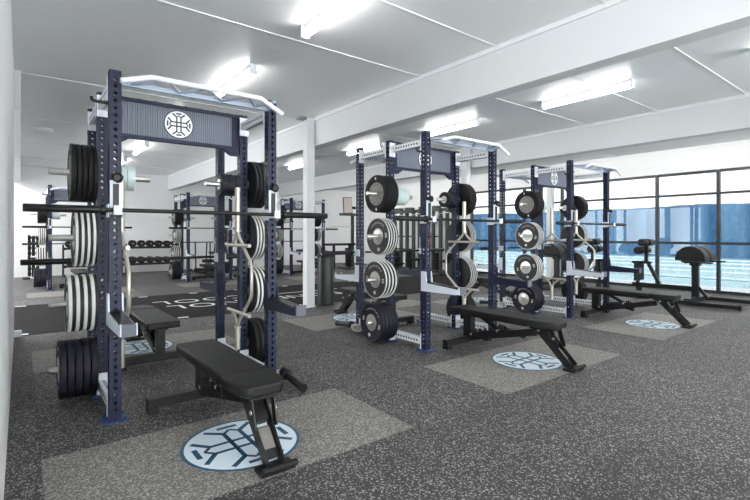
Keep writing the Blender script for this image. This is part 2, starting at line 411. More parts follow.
m.box((5.1, 9.15, .0032), (1.7, .05, .001))
m.obj('lane_markings', M['mark'], tf)

# ---------------------------------------------------------------- ceiling lights
hs = MB().box((0, 0, -.02), (.06, 1.3, .04)); hs.box((0, .655, -.06), (.09, .02, .12)); hs.box((0, -.655, -.06), (.09, .02, .12)); hs = hs.mesh('housing', M['white'])
tb = MB().tube((0, -.644, -.084), (0, .644, -.084), .037, 16).mesh('lamp_tube', M['tube']); tb_fill = MB().tube((0, -.644, -.084), (0, .644, -.084), .037, 16).mesh('lamp_tube', M['tube_fill'])
bays = [(2.24, 'first ceiling bay from the partition', ZC), (6.45, 'middle ceiling bay between the beams', ZC), (9.35, 'added fill row hidden by the window beam', 3.27), (-1.3, 'added inner fill row beyond the partition', ZC), (-2.8, 'added outer fill row beyond the partition', ZC)]  # last three rows are added out of view as fill light
ordn = ['nearest', 'second', 'third', 'fourth', 'fifth', 'sixth', 'seventh']
for bx, bn, zc in bays:
    yy = [.8, 3.37, 5.97, 8.75, 11.9, 14.6] if bx > 0 else [7.9, 9.5, 11.1, 12.7, 14.3, 15.9]
    for k, y in enumerate(yy):
        e = empty('ceiling_light', (bx, y, zc)); tag(e, 'lit white tube light, %s along the %s' % (ordn[k], bn), 'ceiling light', 'tube lights on the ceiling')
        inst('housing', hs, e); inst('lamp_tube', tb_fill if bx < 0 or bx > 8 else tb, e)  # hidden fill rows get the stronger tube
tag(MB().lathe((.36, 11.1, ZC), (0, 0, -1), [(0, .16), (.02, .16), (.05, .13), (.07, .11), (.075, .02)], 32).obj('smoke_detector', M['wall']), 'small round pale grey dome fixed to the ceiling', 'smoke detector')

# ================================================================ RACKS
POST = .075
upr = raw(perforated(RH-.012, POST), 'upright', [M['navy'], M['bore']])
barm = {}
def perf_bar(L):
    k = round(L, 3)
    if k not in barm: barm[k] = raw(perforated(L, .07, .045, .0130, .03), 'cross_bar', [M['white'], M['bore']])
    return barm[k]
fp = MB().box((0, 0, .006), (.16, .16, .012))
for a in (-1, 1):
    for b in (-1, 1): fp.lathe((a*.06, b*.06, .012), (0, 0, 1), [(0, .012), (.008, .012), (.012, .006)], 8)
fp = fp.mesh('foot_plate', mat('navy_foot_lit', (34, 56, 104), .4))  # the rack navy, brightened in its colour for stronger light on the feet
fl = MB().box((0, 0, 0), (.012, .085, .17)); fl.box((0, 0, 0), (.006, .06, .12))
for z in (-.062, .062): fl.lathe((0, 0, z), (1, 0, 0), [(-.018, .012), (.018, .012)], 8)
flange = fl.mesh('flange', M['white'])
blt = MB()
for z in (-.062, .062): blt.lathe((0, 0, z), (1, 0, 0), [(0, .013), (.008, .013), (.014, .007)], 8)
bolts = blt.mesh('bolt', M['black'])
pegm = MB().lathe((0, 0, 0), (-1, 0, 0), [(0, .045), (.008, .045), (.0081, .025), (.312, .025), (.316, .022)], 24); pegm = pegm.mesh('storage_peg', M['chrome'])
# j-hook: pale plate on the post, hook to the front (-Y)
jh = MB().box((0, -.046, .09), (.07, .016, .24)); jh.box((0, -.085, -.022), (.05, .09, .02)); jh.box((0, -.132, .002), (.05, .016, .06)); jh.box((-.043, -.0, .0), (.008, .1, .09)); jh.box((.043, 0, .0), (.008, .1, .09))
jhook = jh.mesh('j_hook', M['plastic'])
jb = MB().box((0, -.056, .1), (.036, .01, .17)); jb.box((0, -.086, -.036), (.056, .1, .01)); jliner = jb.mesh('hook_plate', M['black'])
kn = MB().lathe((0, -.037, 0), (0, -1, 0), [(0, .012), (.03, .012), (.031, .026), (.05, .028), (.06, .02)], 16); kn.path([(0, -.07, -.03), (.03, -.075, -.02), (.04, -.075, .01), (.02, -.075, .035), (-.015, -.07, .03)], .006, 8); knob = kn.mesh('pin_knob', M['black'])
bh = MB().path([(.02, 0, 0), (-.09, 0, .004), (-.105, 0, .010), (-.11, 0, .03)], .011, 10); bhook = bh.mesh('band_hook', M['black'])
# spotter arm, reaching to -Y
sa = MB(); prof = [(.03, .0), (.03, .22), (-.042, .22), (-.06, .095), (-.51, .062), (-.52, .085), (-.535, .085), (-.54, .012), (-.48, .005)]
for s0, s1 in ((-.048, -.038), (.038, .048)): sa.prism(prof, lambda a, b: (s0, a, b), lambda a, b: (s1, a, b))
sa.box((0, -.29, .03), (.076, .46, .04)); sarm = sa
sa_m = sa.mesh('spotter_arm', M['plastic']); sa_n = sarm.mesh('spotter_arm', M['navy'])
st = MB().bar((0, -.07, .096), (0, -.505, .064), .08, .012); sa_top = st.mesh('rubber_top', M['black'])
se = MB().box((0, -.534, .045), (.08, .022, .075)); sa_end = se.mesh('end_stop', mat('end_grey', (84, 88, 100), .5))
# landmine: bracket and tilted tube
lm = MB().box((0, 0, .06), (.05, .12, .09)); lm.lathe((-.03, .0, .085), (1, 0, 0), [(0, .03), (.1, .03)], 16); lmb = lm.mesh('landmine_bracket', M['chrome'])
lm = MB().lathe((.04, -.05, .10), (-.02, -.95, -.11), [(0, .045), (.07, .045), (.071, .03), (.34, .03), (.341, .036), (.37, .036)], 18); lmt = lm.mesh('landmine_sleeve', M['black'])
# pull-up truss: straight rail at the posts, angled tube held 0.25 m in front
pu = MB(); pu.path([(-.0, -.25, RH-.13), (.19, -.25, RH-.07), (RW-.2, -.25, RH-.07), (RW-.01, -.25, RH-.165)], .019, 14); pull_t = pu.mesh('grip_tube', M['white'])
pu = MB().box((RW/2, -.03, RH-.08), (RW-.08, .03, .035))
zz = [.1, .3, .42, .56, .74, .88, 1.02, 1.1]
for k in range(len(zz)-1):
    ya, yb = (-.04, -.245) if k % 2 == 0 else (-.245, -.04)
    pu.tube((zz[k], ya, RH-.08 if ya > -.1 else RH-.075), (zz[k+1], yb, RH-.08 if yb > -.1 else RH-.075), .011, 8)
pu.tube((.03, -.04, RH-.08), (.17, -.25, RH-.075), .012, 8); pu.tube((RW-.03, -.04, RH-.08), (RW-.17, -.25, RH-.075), .012, 8)
pull_r = pu.mesh('pull_up_truss', mat('pale_blue_steel', (172, 184, 204), .4))
# banner sheet: corrugated between lips
bz0, bz1 = 2.13, 2.41; x0, x1 = .045, RW-.045
bp = MB(); N = 56; pts = []
for i in range(N+1):
    x = x0+(x1-x0)*i/N; pts += [(x, .0), (x+(x1-x0)/N*.25, -.007), (x+(x1-x0)/N*.6, -.007), (x+(x1-x0)/N*.8, 0)]
pts = [p for p in pts if p[0] <= x1]; n = len(pts)
bp.add([(x, y, bz0) for x, y in pts]+[(x, y, bz1) for x, y in pts]+[(x, .006, bz0) for x, y in pts]+[(x, .006, bz1) for x, y in pts],
       [f for i in range(n-1) for f in ((i, i+1, n+i+1, n+i), (2*n+i, 3*n+i, 3*n+i+1, 2*n+i+1))])
ban = raw(bp, 'banner_sheet', M['slate'])
bl = MB().box((RW/2, -.004, bz1+.012), (x1-x0, .045, .028)); bl.box((RW/2, -.004, bz0-.014), (x1-x0, .045, .03))
for k in range(8): bl.lathe((x0+.1+(x1-x0-.2)*k/7, 0, bz1+.026), (0, 0, 1), [(0, .009), (.01, .008)], 6)
for sx, d in ((x0, 1), (x1, -1)):
    bl.prism([(sx, bz0-.03), (sx, bz0-.085), (sx+d*.07, bz0-.085), (sx+d*.15, bz0-.03)], lambda a, b: (a, -.02, b), lambda a, b: (a, .02, b))
    bl.box((sx+d*.03, 0, (bz0+bz1)/2), (.06, .02, bz1-bz0))
banf = bl.mesh('banner_frame', M['navy'])
ef = lambda y0, y1: (lambda a, b, l: (RW/2+a, y0 if l == 0 else y1, (bz0+bz1)/2+b))
b_disc = disc(0, .118, ef(-.008, -.014)).mesh('logo_disc', M['emb_white'])
b_ring = disc(.117, .124, ef(-.008, -.015)).mesh('logo_ring', M['emb_dark'])
b_line = emblem_lines(.118, .011, ef(-.014, -.0165)).mesh('cross_symbol', M['emb_dark'])

def make_rack():
    r = empty('power_rack')
    P = [(x, y) for x in (0, RW) for y in (0, RD, 2*RD)]
    for x, y in P:
        u = inst('upright', upr, r, (x, y, .012)); inst('foot_plate', fp, u, (0, 0, -.012))
    for x in (0, RW):
        for k in (0, 1):
            L = RD-.075-.028
            for z in (2.325, .10):
                c = inst('cross_bar', perf_bar(L), r, (x, k*RD+.0375+.014, z), (-pi/2, 0, 0), 'white perforated cross bar')
                for e in (-.007, L+.007):
                    f = inst('flange', flange, c, (0, 0, e), (0, -pi/2, 0)); f.rotation_euler = (pi/2, 0, pi/2)
                    f.rotation_euler = Matrix(((0, 1, 0), (0, 0, 1), (1, 0, 0))).to_euler()
    for yy, rz, ox in ((0, 0, 0), (2*RD, pi, RW)):
        p = inst('pull_up_truss', pull_r, r, (ox, yy, 0), (0, 0, rz), 'white pull up truss'); inst('grip_tube', pull_t, p)
        for k, x in enumerate((0, RW)):
            xx = ox+x if rz == 0 else ox-x; left = xx < .5
            z = 1.461 if rz == 0 else 1.05
            j = inst('j_hook', jhook, r, (xx, yy, z+.0), (0, 0, rz), 'pale plastic bar hook'); inst('hook_plate', jliner, j)
            a = inst('spotter_arm', sa_m if left else sa_n, r, (xx, yy, .665), (0, 0, rz), 'pale spotter arm' if left else 'navy spotter arm')
            inst('rubber_top', sa_top, a); inst('end_stop', sa_end, a)
            if rz == 0: inst('pin_knob', knob, r, (xx, yy, 1.685), (0, 0, 0), 'black pin knob')
    inst('band_hook', bhook, r, (-.03, 0, 2.21), (0, 0, 0), 'black band hook')
    b = inst('banner_sheet', ban, r, (0, RD, 0), (0, 0, 0), 'ribbed slate grey banner with cross logo'); inst('banner_frame', banf, b); d = inst('logo_disc', b_disc, b)
    inst('logo_ring', b_ring, b); inst('cross_symbol', b_line, b)
    for z in (.25, .755, 1.27, 1.78):
        inst('storage_peg', pegm, r, (-.0375, RD, z), (0, 0, 0), 'chrome storage peg'); inst('storage_peg', pegm, r, (RW+.0375, RD, z), (0, 0, pi), 'chrome storage peg')
    inst('storage_peg', pegm, r, (.0375, RD, 1.765), (0, 0, pi), 'chrome storage peg'); inst('storage_peg', pegm, r, (RW-.0375, RD, 1.765), (0, 0, 0), 'chrome storage peg')
    q = inst('landmine_bracket', lmb, r, (RW+.07, .02, 0), (0, 0, 0)); inst('landmine_sleeve', lmt, q)
    q = inst('landmine_bracket', lmb, r, (-.07, 2*RD-.02, 0), (0, 0, pi)); inst('landmine_sleeve', lmt, q)
    return r

# plates: axis along -X, inner face at x=0, outer face at x=-t
def arc_text(m, r, a0, a1, n, x, hgt=.02):
    for k in range(n):
        a = a0+(a1-a0)*k/(n-1); c, s = cos(a), sin(a); w = .007
        rot = Matrix(((1, 0, 0), (0, s, c), (0, -c, s)))
        rot = Matrix.Rotation(-(pi/2-a) if False else 0, 3, 'X')
        t = Vector((0, -s, c)); rr = Vector((0, c, s)); base = rr*r
        kind = k % 3
        def q(u, v, uw, vh): 
            cs = [base+t*(u-uw/2)+rr*(v-vh/2), base+t*(u+uw/2)+rr*(v-vh/2), base+t*(u+uw/2)+rr*(v+vh/2), base+t*(u-uw/2)+rr*(v+vh/2)]
            m.add([(x, p.y, p.z) for p in cs]+[(x-.0008, p.y, p.z) for p in cs], [(0, 1, 2, 3), (7, 6, 5, 4), (0, 4, 5, 1), (1, 5, 6, 2), (2, 6, 7, 3), (3, 7, 4, 0)])
        q(-w/2, 0, .003, hgt)
        if kind != 1: q(0, hgt/2-.0015, w, .003)
        if kind != 2: q(0, -hgt/2+.0015, w, .003)
        if kind == 0: q(w/2, 0, .003, hgt)
PR = .225
def plate(style, t, ref):
    m = MB()
    if style in ('white', 'thin'):
        h = t*(.5 if style == 'white' else .27)
        m.annulus((0, 0, 0), (-1, 0, 0), [(.002, .0262), (.002, PR-.012), (.004, PR-.008), (t-h, PR-.008), (t-h+.001, PR-.004), (t-.001, PR-.004), (t-.0005, PR-.012), (t-.006, PR-.018), (t-.006, .0262)], 40)
        o = m.obj('weight_plate', M['plateface'])
        b = MB(); b.annulus((0, 0, 0), (-1, 0, 0), [(t-h, PR-.009), (t-h, PR-.001), (t-h+.002, PR), (t-.004, PR), (t, PR-.004), (t-.001, PR-.012), (t-.004, PR-.012)], 40)
        b.obj('rim_band', M['band'], o, label='pale rim band')
        fx = t-.006
    elif style == 'disc':
        m.annulus((0, 0, 0), (-1, 0, 0), [(.002, .0262), (.002, PR-.008), (.006, PR), (t-.004, PR), (t, PR-.006), (t, .148), (t-.004, .14), (t-.004, .0262)], 40)
        o = m.obj('weight_plate', M['rubber'])
        b = MB().annulus((0, 0, 0), (-1, 0, 0), [(t-.0045, .0265), (t-.0045, .1395), (t-.001, .138), (t-.001, .07), (t+.0005, .065), (t+.0005, .0265)], 36); b.obj('steel_disc', M['greysteel'], o, label='grey steel disc')
        b = MB()
        for k in range(10): a = 2*pi*k/10; b.lathe((0, .105*cos(a), .105*sin(a)), (-1, 0, 0), [(t-.002, .007), (t+.0005, .007)], 8)
        b.obj('stud', M['plateface'], o)
        for z in (.185, -.185): MB().box((-(t+.0006), 0, z), (.001, .022, .034)).obj('print', M['ink'], o, label='white print')
        ref[(style, t)] = o; return o
    else:
        m.annulus((0, 0, 0), (-1, 0, 0), [(.002, .0262), (.002, PR-.01), (.006, PR-.003), (t*.3, PR), (t*.72, PR), (t-.003, PR-.004), (t, PR-.012), (t-.004, PR-.02), (t-.004, .0262)], 40)
        o = m.obj('weight_plate', M['indigo'] if style == 'indigo' else M['rubber']); fx = t-.004
    b = MB().annulus((0, 0, 0), (-1, 0, 0), [(fx-.002, .0265), (fx-.002, .100), (fx+.002, .098), (fx+.003, .05), (fx+.0045, .045), (fx+.0045, .0265)], 32); b.obj('steel_hub', M['chrome'], o, label='chrome hub')
    b = MB(); arc_text(b, .165, pi*.75, pi*.25, 15, -fx)
    for k in range(3): b.box((-fx-.0005, -.155, .02-.02*k), (.001, .035, .012)); b.box((-fx-.0005, .155, .02-.02*k), (.001, .035, .012))
    b.lathe((0, 0, -.155), (-1, 0, 0), [(fx-.001, .022), (fx+.001, .022)], 16)
    b.obj('print', M['ink'], o, label='white print')
    ref[(style, t)] = o; return o
PLATES = {}; USED = set()
def small_plate(style):
    m = MB().annulus((0, 0, 0), (-1, 0, 0), [(0, .0262), (0, .10), (.001, .104), (.058, .104), (.0595, .100), (.0595, .0262)], 32)
    o = m.obj('change_plate', M['teal'] if style == 'teal' else M['indigo'])
    MB().annulus((0, 0, 0), (-1, 0, 0), [(.055, .0265), (.055, .05), (.0595, .05), (.0605, .045), (.0605, .0265)], 24).obj('steel_ring', M['chrome'], o)
    return o
def get_plate(style, t):
    k = (style, t)
    if k not in PLATES:
        if style in ('teal', 'navy'): PLATES[k] = small_plate(style)
        else: plate(style, t, PLATES)
    o = PLATES[k]
    if k in USED: return clone(o)
    USED.add(k); return o
ROWS = {-1: {1.78: (5, .034, 'disc', 'black'), 1.27: (4, .037, 'white', 'pale-rimmed'), .755: (4, .048, 'white', 'pale-rimmed thick'), 0.25: (5, .049, 'indigo', 'dark indigo')},
        1: {1.78: (4, .034, 'disc', 'black'), 1.27: (4, .030, 'white', 'pale-rimmed'), .755: (4, .037, 'white', 'pale-rimmed'), 0.25: (3, .046, 'black', 'black')}}
PEGN = {1.78: 'top', 1.27: 'second', .755: 'third', .25: 'bottom'}
def pos_name(k, n):
    if k == n-1: return 'outermost'
    if k == 0: return 'innermost'
    return {1: 'second from outside', 2: 'third from outside', 3: 'fourth from outside'}[n-1-k]
def load_plates(X, Y, rn):
    for side in (-1, 1):
        sn = 'window-side' if side > 0 else 'wall-side'
        for z, (n, t, style, cn) in ROWS[side].items():
            for k in range(n):
                p = get_plate('thin' if style == 'white' and X > 3 else style, t); off = .0375+.0085+k*(t+.001)
                p.location = (X+(-off if side < 0 else RW+off), Y+RD, z-(.0 if True else 0)); p.rotation_euler = (random.uniform(-.25, .25), 0, 0 if side < 0 else pi)
                tag(p, '%s plate, %s, %s %s peg, %s' % (cn, pos_name(k, n), PEGN[z], sn, rn), 'weight plate', 'plates on the %s %s peg of the %s' % (PEGN[z], sn, rn))
        style = 'teal' if side < 0 else 'navy'
        for k in range(3):
            p = get_plate(style, .06); off = .0375+.0085+k*.0615
            p.location = (X+(off if side < 0 else RW-off), Y+RD, 1.765); p.rotation_euler = (0, 0, pi if side < 0 else 0)
            tag(p, '%s disc, %s on inner top peg, %s' % ('pale teal' if side < 0 else 'dark navy', ('nearest the upright', 'middle', 'at the open end')[k], rn), 'weight plate', 'small plates inside the %s' % rn)
def make_barbell():
    b = empty('barbell')
    MB().tube((-.66, 0, 0), (.66, 0, 0), .0145, 14).obj('bar_shaft', M['black'], b)
    for s in (-1, 1):
        MB().lathe((s*.655, 0, 0), (s, 0, 0), [(0, .025), (.003, .037), (.028, .037), (.03, .0255), (.44, .0255), (.445, .022)], 20).obj('bar_sleeve', M['black'], b)
    return b
def make_trap():
    """open trap bar stood on end: sleeves along Z, open frame bowed towards -Y"""
    t = empty('trap_bar'); N = M['nickel']
    MB().lathe((0, 0, 0), (0, 0, 1), [(0, .022), (.003, .025), (.20, .025), (.201, .032), (.215, .032)], 16).obj('lower_sleeve', N, t)
    MB().lathe((0, 0, 1.09), (0, 0, 1), [(0, .032), (.014, .032), (.015, .025), (.408, .025), (.41, .022)], 16).obj('upper_sleeve', N, t)
    MB().path([(0, 0, .205), (0, -.04, .28), (0, -.30, .50), (0, -.325, .54), (0, -.325, .78), (0, -.30, .82), (0, -.04, 1.04), (0, 0, 1.1)], .015, 12).obj('open_frame', N, t)
    for z, z2 in ((.345, .28), (.965, 1.04)):
        MB().tube((0, -.28, z), (0, .24, z), .016, 12).obj('handle', N, t)
        MB().path([(0, .0, z2-.07 if z2 < .6 else z2+.07), (0, .05, z2), (0, .14, z)], .014, 10).obj('handle_brace', N, t)
    return t
def make_bench():
    b = empty('weight_bench'); B = M['black']
    pad = MB(); o2 = [(-.095, -.015), (.095, -.015), (.13, .03), (.152, .13), (.155, .31), (-.155, .31), (-.152, .13), (-.13, .03)]
    pad.prism(o2, lambda a, c: (a, c, .375), lambda a, c: (a, c, .44)); pad.obj('seat_pad', M['soft'], b, bevel=.014)
    pad = MB(); o2 = [(-.155, .318), (.155, .318), (.155, 1.30), (.145, 1.335), (-.145, 1.335), (-.155, 1.30)]
    pad.prism(o2, lambda a, c: (a, c, .375), lambda a, c: (a, c, .44)); pad.obj('back_pad', M['soft'], b, bevel=.014)
    m = MB().box((0, .16, .36), (.16, .26, .03)); m.box((0, .80, .36), (.10, .9, .03)); m.obj('pad_frame', B, b)
    m = MB().box((0, 1.17, .072), (.78, .075, .07)); m.obj('base_bar', B, b, bevel=.006)
    for s in (-1, 1): MB().box((s*.35, 1.17, .019), (.07, .085, .037)).obj('rubber_foot', M['rubber'], b)
    MB().box((0, 1.15, .225), (.075, .12, .25)).obj('rear_post', B, b, bevel=.006)
    MB().bar((0, 1.14, .10), (0, .26, .30), .06, .075).obj('spine', B, b, bevel=.005)
    m = MB()
    for s in (-1, 1):
        m.bar((s*.038, 1.05, .135), (s*.038, .62, .235), .012, .07)
        for k in range(6):
            y = 1.02-k*.07; m.box((s*.038, y, .185+.0-(y-1.02)*.23), (.012, .02, .045))
    m.obj('ladder', B, b)
    MB().tube((-.05, .72, .24), (.05, .72, .24), .014, 10).obj('ladder_pin', M['chrome'], b)
    MB().bar((0, .72, .24), (0, .95, .35), .03, .045).obj('back_strut', B, b)
    m = MB()
    for s in (-1, 1): m.bar((s*.056, .23, .37), (s*.046, -.12, .03), .010, .075, up=(0, 1, 0))
    m.bar((0, .19, .35), (0, .06, .20), .075, .06); m.bar((0, .045, .18), (0, -.10, .05), .085, .008, up=(0, 1, .6)); m.obj('front_leg', B, b, bevel=.003)
    m = MB().bar((0, .035, .178), (0, -.06, .092), .07, .004, up=(0, .7, 1)); m.obj('leg_plate', M['greysteel'], b, label='brushed steel leg plate')
    m = MB().box((0, -.13, .014), (.20, .10, .028)); m.obj('foot', B, b, bevel=.004)
    MB().tube((-.10, -.19, .04), (.10, -.19, .04), .017, 14).obj('lift_handle', M['rubber'], b)
    m = MB().box((0, -.165, .035), (.05, .06, .02)); m.obj('handle_bracket', B, b)
    for s in (-1, 1): MB().bar((s*.068, .06, .37), (s*.064, .0, .19), .008, .045, up=(0, 1, 0)).obj('seat_ladder', B, b)
    m = MB()
    for s in (-1, 1):
        m.lathe((s*.074, .03, .28), (s, 0, 0), [(0, .014), (.006, .014)], 10); m.lathe((s*.064, .20, .335), (s, 0, 0), [(0, .016), (.008, .014)], 10)
        m.lathe((s*.039, 1.09, .14), (s, 0, 0), [(0, .013), (.006, .013)], 10)
    m.obj('bolt', M['chrome'], b, label='chrome bolt')
    return b

LONG = ['nearest rack', 'middle front rack', 'front rack by windows', 'far rack by dumbbell tower', 'far middle rack', 'far rack behind column']
RACKS = [(RX[0], RY[0]), (RX[1], RY[1]), (RX[2], RY[2]), (.54, 13.0), (3.62, 13.0), (6.74, 13.0)]
RL = ['navy power rack standing nearest, on speckled rubber floor', 'navy power rack in the middle of the front row', 'navy power rack standing closest to the tall windows',
      'far navy power rack in front of the dumbbell tower', 'far navy power rack in front of the dumbbell shelves', 'far navy power rack partly hidden by the white column']
rack0 = make_rack(); bar0 = make_barbell(); bench0 = make_bench(); trap0 = make_trap()
first = {'r': True, 'b': True, 'e': True, 't': True}
def use(k, o):
    if first[k]: first[k] = False; return o
    return clone(o)
for i, (X, Y) in enumerate(RACKS):
    r = use('r', rack0); r.location = (X, Y, 0); tag(r, RL[i], 'power rack', 'navy power racks')
    load_plates(X, Y, LONG[i])
    for y, z, nm in ((-.086, 1.461, 'front'), (2*RD+.086, 1.05, 'rear')):
        b = use('b', bar0); b.location = (X+RW/2-(.012 if nm == 'rear' and i < 1 else 0), Y+y, z+.0025); tag(b, 'black barbell racked on the %s hooks of the %s' % (nm, LONG[i]), 'barbell', 'black barbells on the racks')
    if i >= 3:
        b = use('e', bench0); b.location = (X+RW/2, Y-.85, 0); tag(b, 'black adjustable bench standing inside the %s' % LONG[i], 'bench', 'black adjustable benches')
    if i < 3:
        b = use('e', bench0); b.location = (X+RW/2, Y-1.20-(.07 if i else 0), 0); tag(b, 'black adjustable bench laid flat at the front of the %s' % LONG[i], 'bench', 'black adjustable benches')
        b = use('e', bench0); b.location = (X+RW/2, Y+2*RD+1.20, 0); b.rotation_euler = (0, 0, pi); tag(b, 'black adjustable bench laid flat behind the %s' % LONG[i], 'bench', 'black adjustable benches')
        for sx, x in ((0, .115), (1, RW-.105)):
            if (i, sx) == (1, 0): continue
            bow = {(0, 0): 0, (0, 1): 0, (1, 0): pi, (1, 1): pi, (2, 0): pi, (2, 1): 0}[(i, sx)]
            t = use('t', trap0); t.location = (X+x, Y+RD-.15-(.1 if bow else 0), .23); t.rotation_euler = (0, 0, bow)
            tag(t, 'bare steel open trap bar hung inside the %s, %s' % (LONG[i], 'window side' if sx else 'partition side'), 'trap bar', 'trap bars hung on the racks')

# ================================================================ back wall: dumbbells
def make_dumbbell():
    d = empty('dumbbell')
    MB().tube((0, -.07, 0), (0, .07, 0), .016, 10).obj('grip', M['black'], d)
    for s in (-1, 1):
        MB().lathe((0, s*.065, 0), (0, s, 0), [(0, .085), (.006, .10), (.075, .10), (.085, .088), (.086, .035), (.084, .03)], 20).obj('head', M['rubber'], d)
    m = MB()
    for s in (-1, 1): m.lathe((0, s*.150, 0), (0, s, 0), [(0, .03), (.0025, .03)], 14)
    m.obj('end_badge', M['greysteel'], d); return d
db0 = make_dumbbell(); first['d'] = True
for unit, (xa, xb) in enumerate(((1.0, 2.65), (2.72, 4.40))):
    e = empty('dumbbell_rack', ((xa+xb)/2, 16.75, 0)); w = xb-xa
    tag(e, 'black two-tier dumbbell rack against the back wall, %s' % ('nearer the dumbbell tower' if unit == 0 else 'farther from the dumbbell tower'), 'dumbbell rack', 'dumbbell racks on the back wall')
    for z in (.34, .88):
        m = MB()
        for y in (-.11, .11): m.box((0, y, z-.02), (w, .05, .04))
        m.box((0, -.17, z-.02), (w, .015, .07)); m.obj('shelf', M['black'], e)
    for s in (-1, 1):
        m = MB().box((s*(w/2-.03), .15, .49), (.05, .05, .98)); m.box((s*(w/2-.05), 0, .03), (.07, .55, .06)); m.box((s*(w/2-.05), 0, .29), (.05, .3, .04)); m.box((s*(w/2-.05), 0, .83), (.05, .3, .04)); m.obj('leg', M['black'], e)
    for tier, z in enumerate((.34, .88)):
        for k in range(6):
            d = use('d', db0); d.location = (xa+.18+k*(w-.36)/5, 16.75, z+.101*(1.12-.03*k)); d.scale = (1.12-.03*k, .97, 1.12-.03*k); d.rotation_euler = (0, 0, random.uniform(-.04, .04)); sf = 1.12-.03*k
            tag(d, 'round black dumbbell, %s from the tower, %s shelf, %s rack' % (ordn[k] if k else 'first', 'upper' if tier else 'lower', 'first' if unit == 0 else 'second'), 'dumbbell', 'dumbbells on the racks')
tw = empty('dumbbell_tower', (.30, 16.7, 0)); tag(tw, 'black upright tower holding small dumbbells at the back wall', 'dumbbell tower')
m = MB().box((0, .12, .65), (.08, .06, 1.3)); m.obj('tower_post', M['black'], tw); m = MB().box((0, .05, .02), (.5, .5, .04)); m.obj('tower_base', M['black'], tw)
for k in range(8):
    m = MB()
    for s in (-1, 1): m.box((s*.03, .03, .13+k*.15), (.02, .20, .02))
    m.box((0, .1, .13+k*.15), (.2, .03, .02)); m.obj('cradle', M['black'], tw)
for k in range(8):
    d = clone(db0); d.location = (.30, 16.66, .13+k*.15+.011+.016); d.rotation_euler = (0, 0, pi/2); d.scale = (.75, .9, .75)
    d.location.z = .13+k*.15+.0105+.012
    tag(d, 'small black dumbbell, %s from the floor on the dumbbell tower' % ('lowest' if k == 0 else ['', 'second', 'third', 'fourth', 'fifth', 'sixth', 'seventh', 'eighth'][k]), 'dumbbell', 'dumbbells on the tower')

# ---------------------------------------------------------------- push sleds beyond the middle back rack
def make_sled():
    s = empty('push_sled'); B = M['black']
    for x in (-.3, .3):
        m = MB(); m.box((x, 0, .04), (.09, 1.1, .03)); m.bar((x, -.54, .04), (x, -.66, .11), .09, .03); m.bar((x, .54, .04), (x, .66, .11), .09, .03); m.obj('runner', B, s)
    m = MB().box((0, 0, .13), (.62, .75, .05)); m.box((0, .35, .09), (.6, .06, .08)); m.box((0, -.35, .09), (.6, .06, .08)); m.obj('deck_frame', B, s)
    MB().lathe((0, 0, .15), (0, 0, 1), [(0, .03), (.3, .025), (.31, .02)], 12).obj('load_peg', B, s)
    for x in (-.27, .27):
        for y in (-.33, .33): MB().tube((x, y, .15), (x, y*1.15, 1.02), .022, 10).obj('push_pole', B, s)
    m = MB().box((0, 0, .40), (.3, .3, .1)); m.obj('weight_pile', M['rubber'], s)
    return s
s0 = make_sled()
s0.location = (5.0, 15.6, 0); s0.rotation_euler = (0, 0, .2); tag(s0, 'black push sled with four upright poles, nearer the dumbbell shelves', 'push sled', 'push sleds at the back wall')
s1 = clone(s0); s1.location = (6.3, 15.9, 0); s1.rotation_euler = (0, 0, -.1); tag(s1, 'black push sled with four upright poles, beside the far column rack', 'push sled', 'push sleds at the back wall')

# ---------------------------------------------------------------- tall black bin next to the column
b = empty('waste_bin', (4.46, 7.24, 0)); tag(b, 'tall black cylindrical bin beside the white column', 'bin')
MB().lathe((0, 0, 0), (0, 0, 1), [(0, .14), (.01, .15), (.02, .15), (.86, .15), (.87, .148)], 40).obj('bin_body', mat('bin_black', (34, 35, 36), .42), b)
MB().lathe((0, 0, .87), (0, 0, 1), [(0, .155), (.03, .155), (.04, .14), (.041, .11), (.01, .10)], 40).obj('bin_lid', M['rubber'], b)

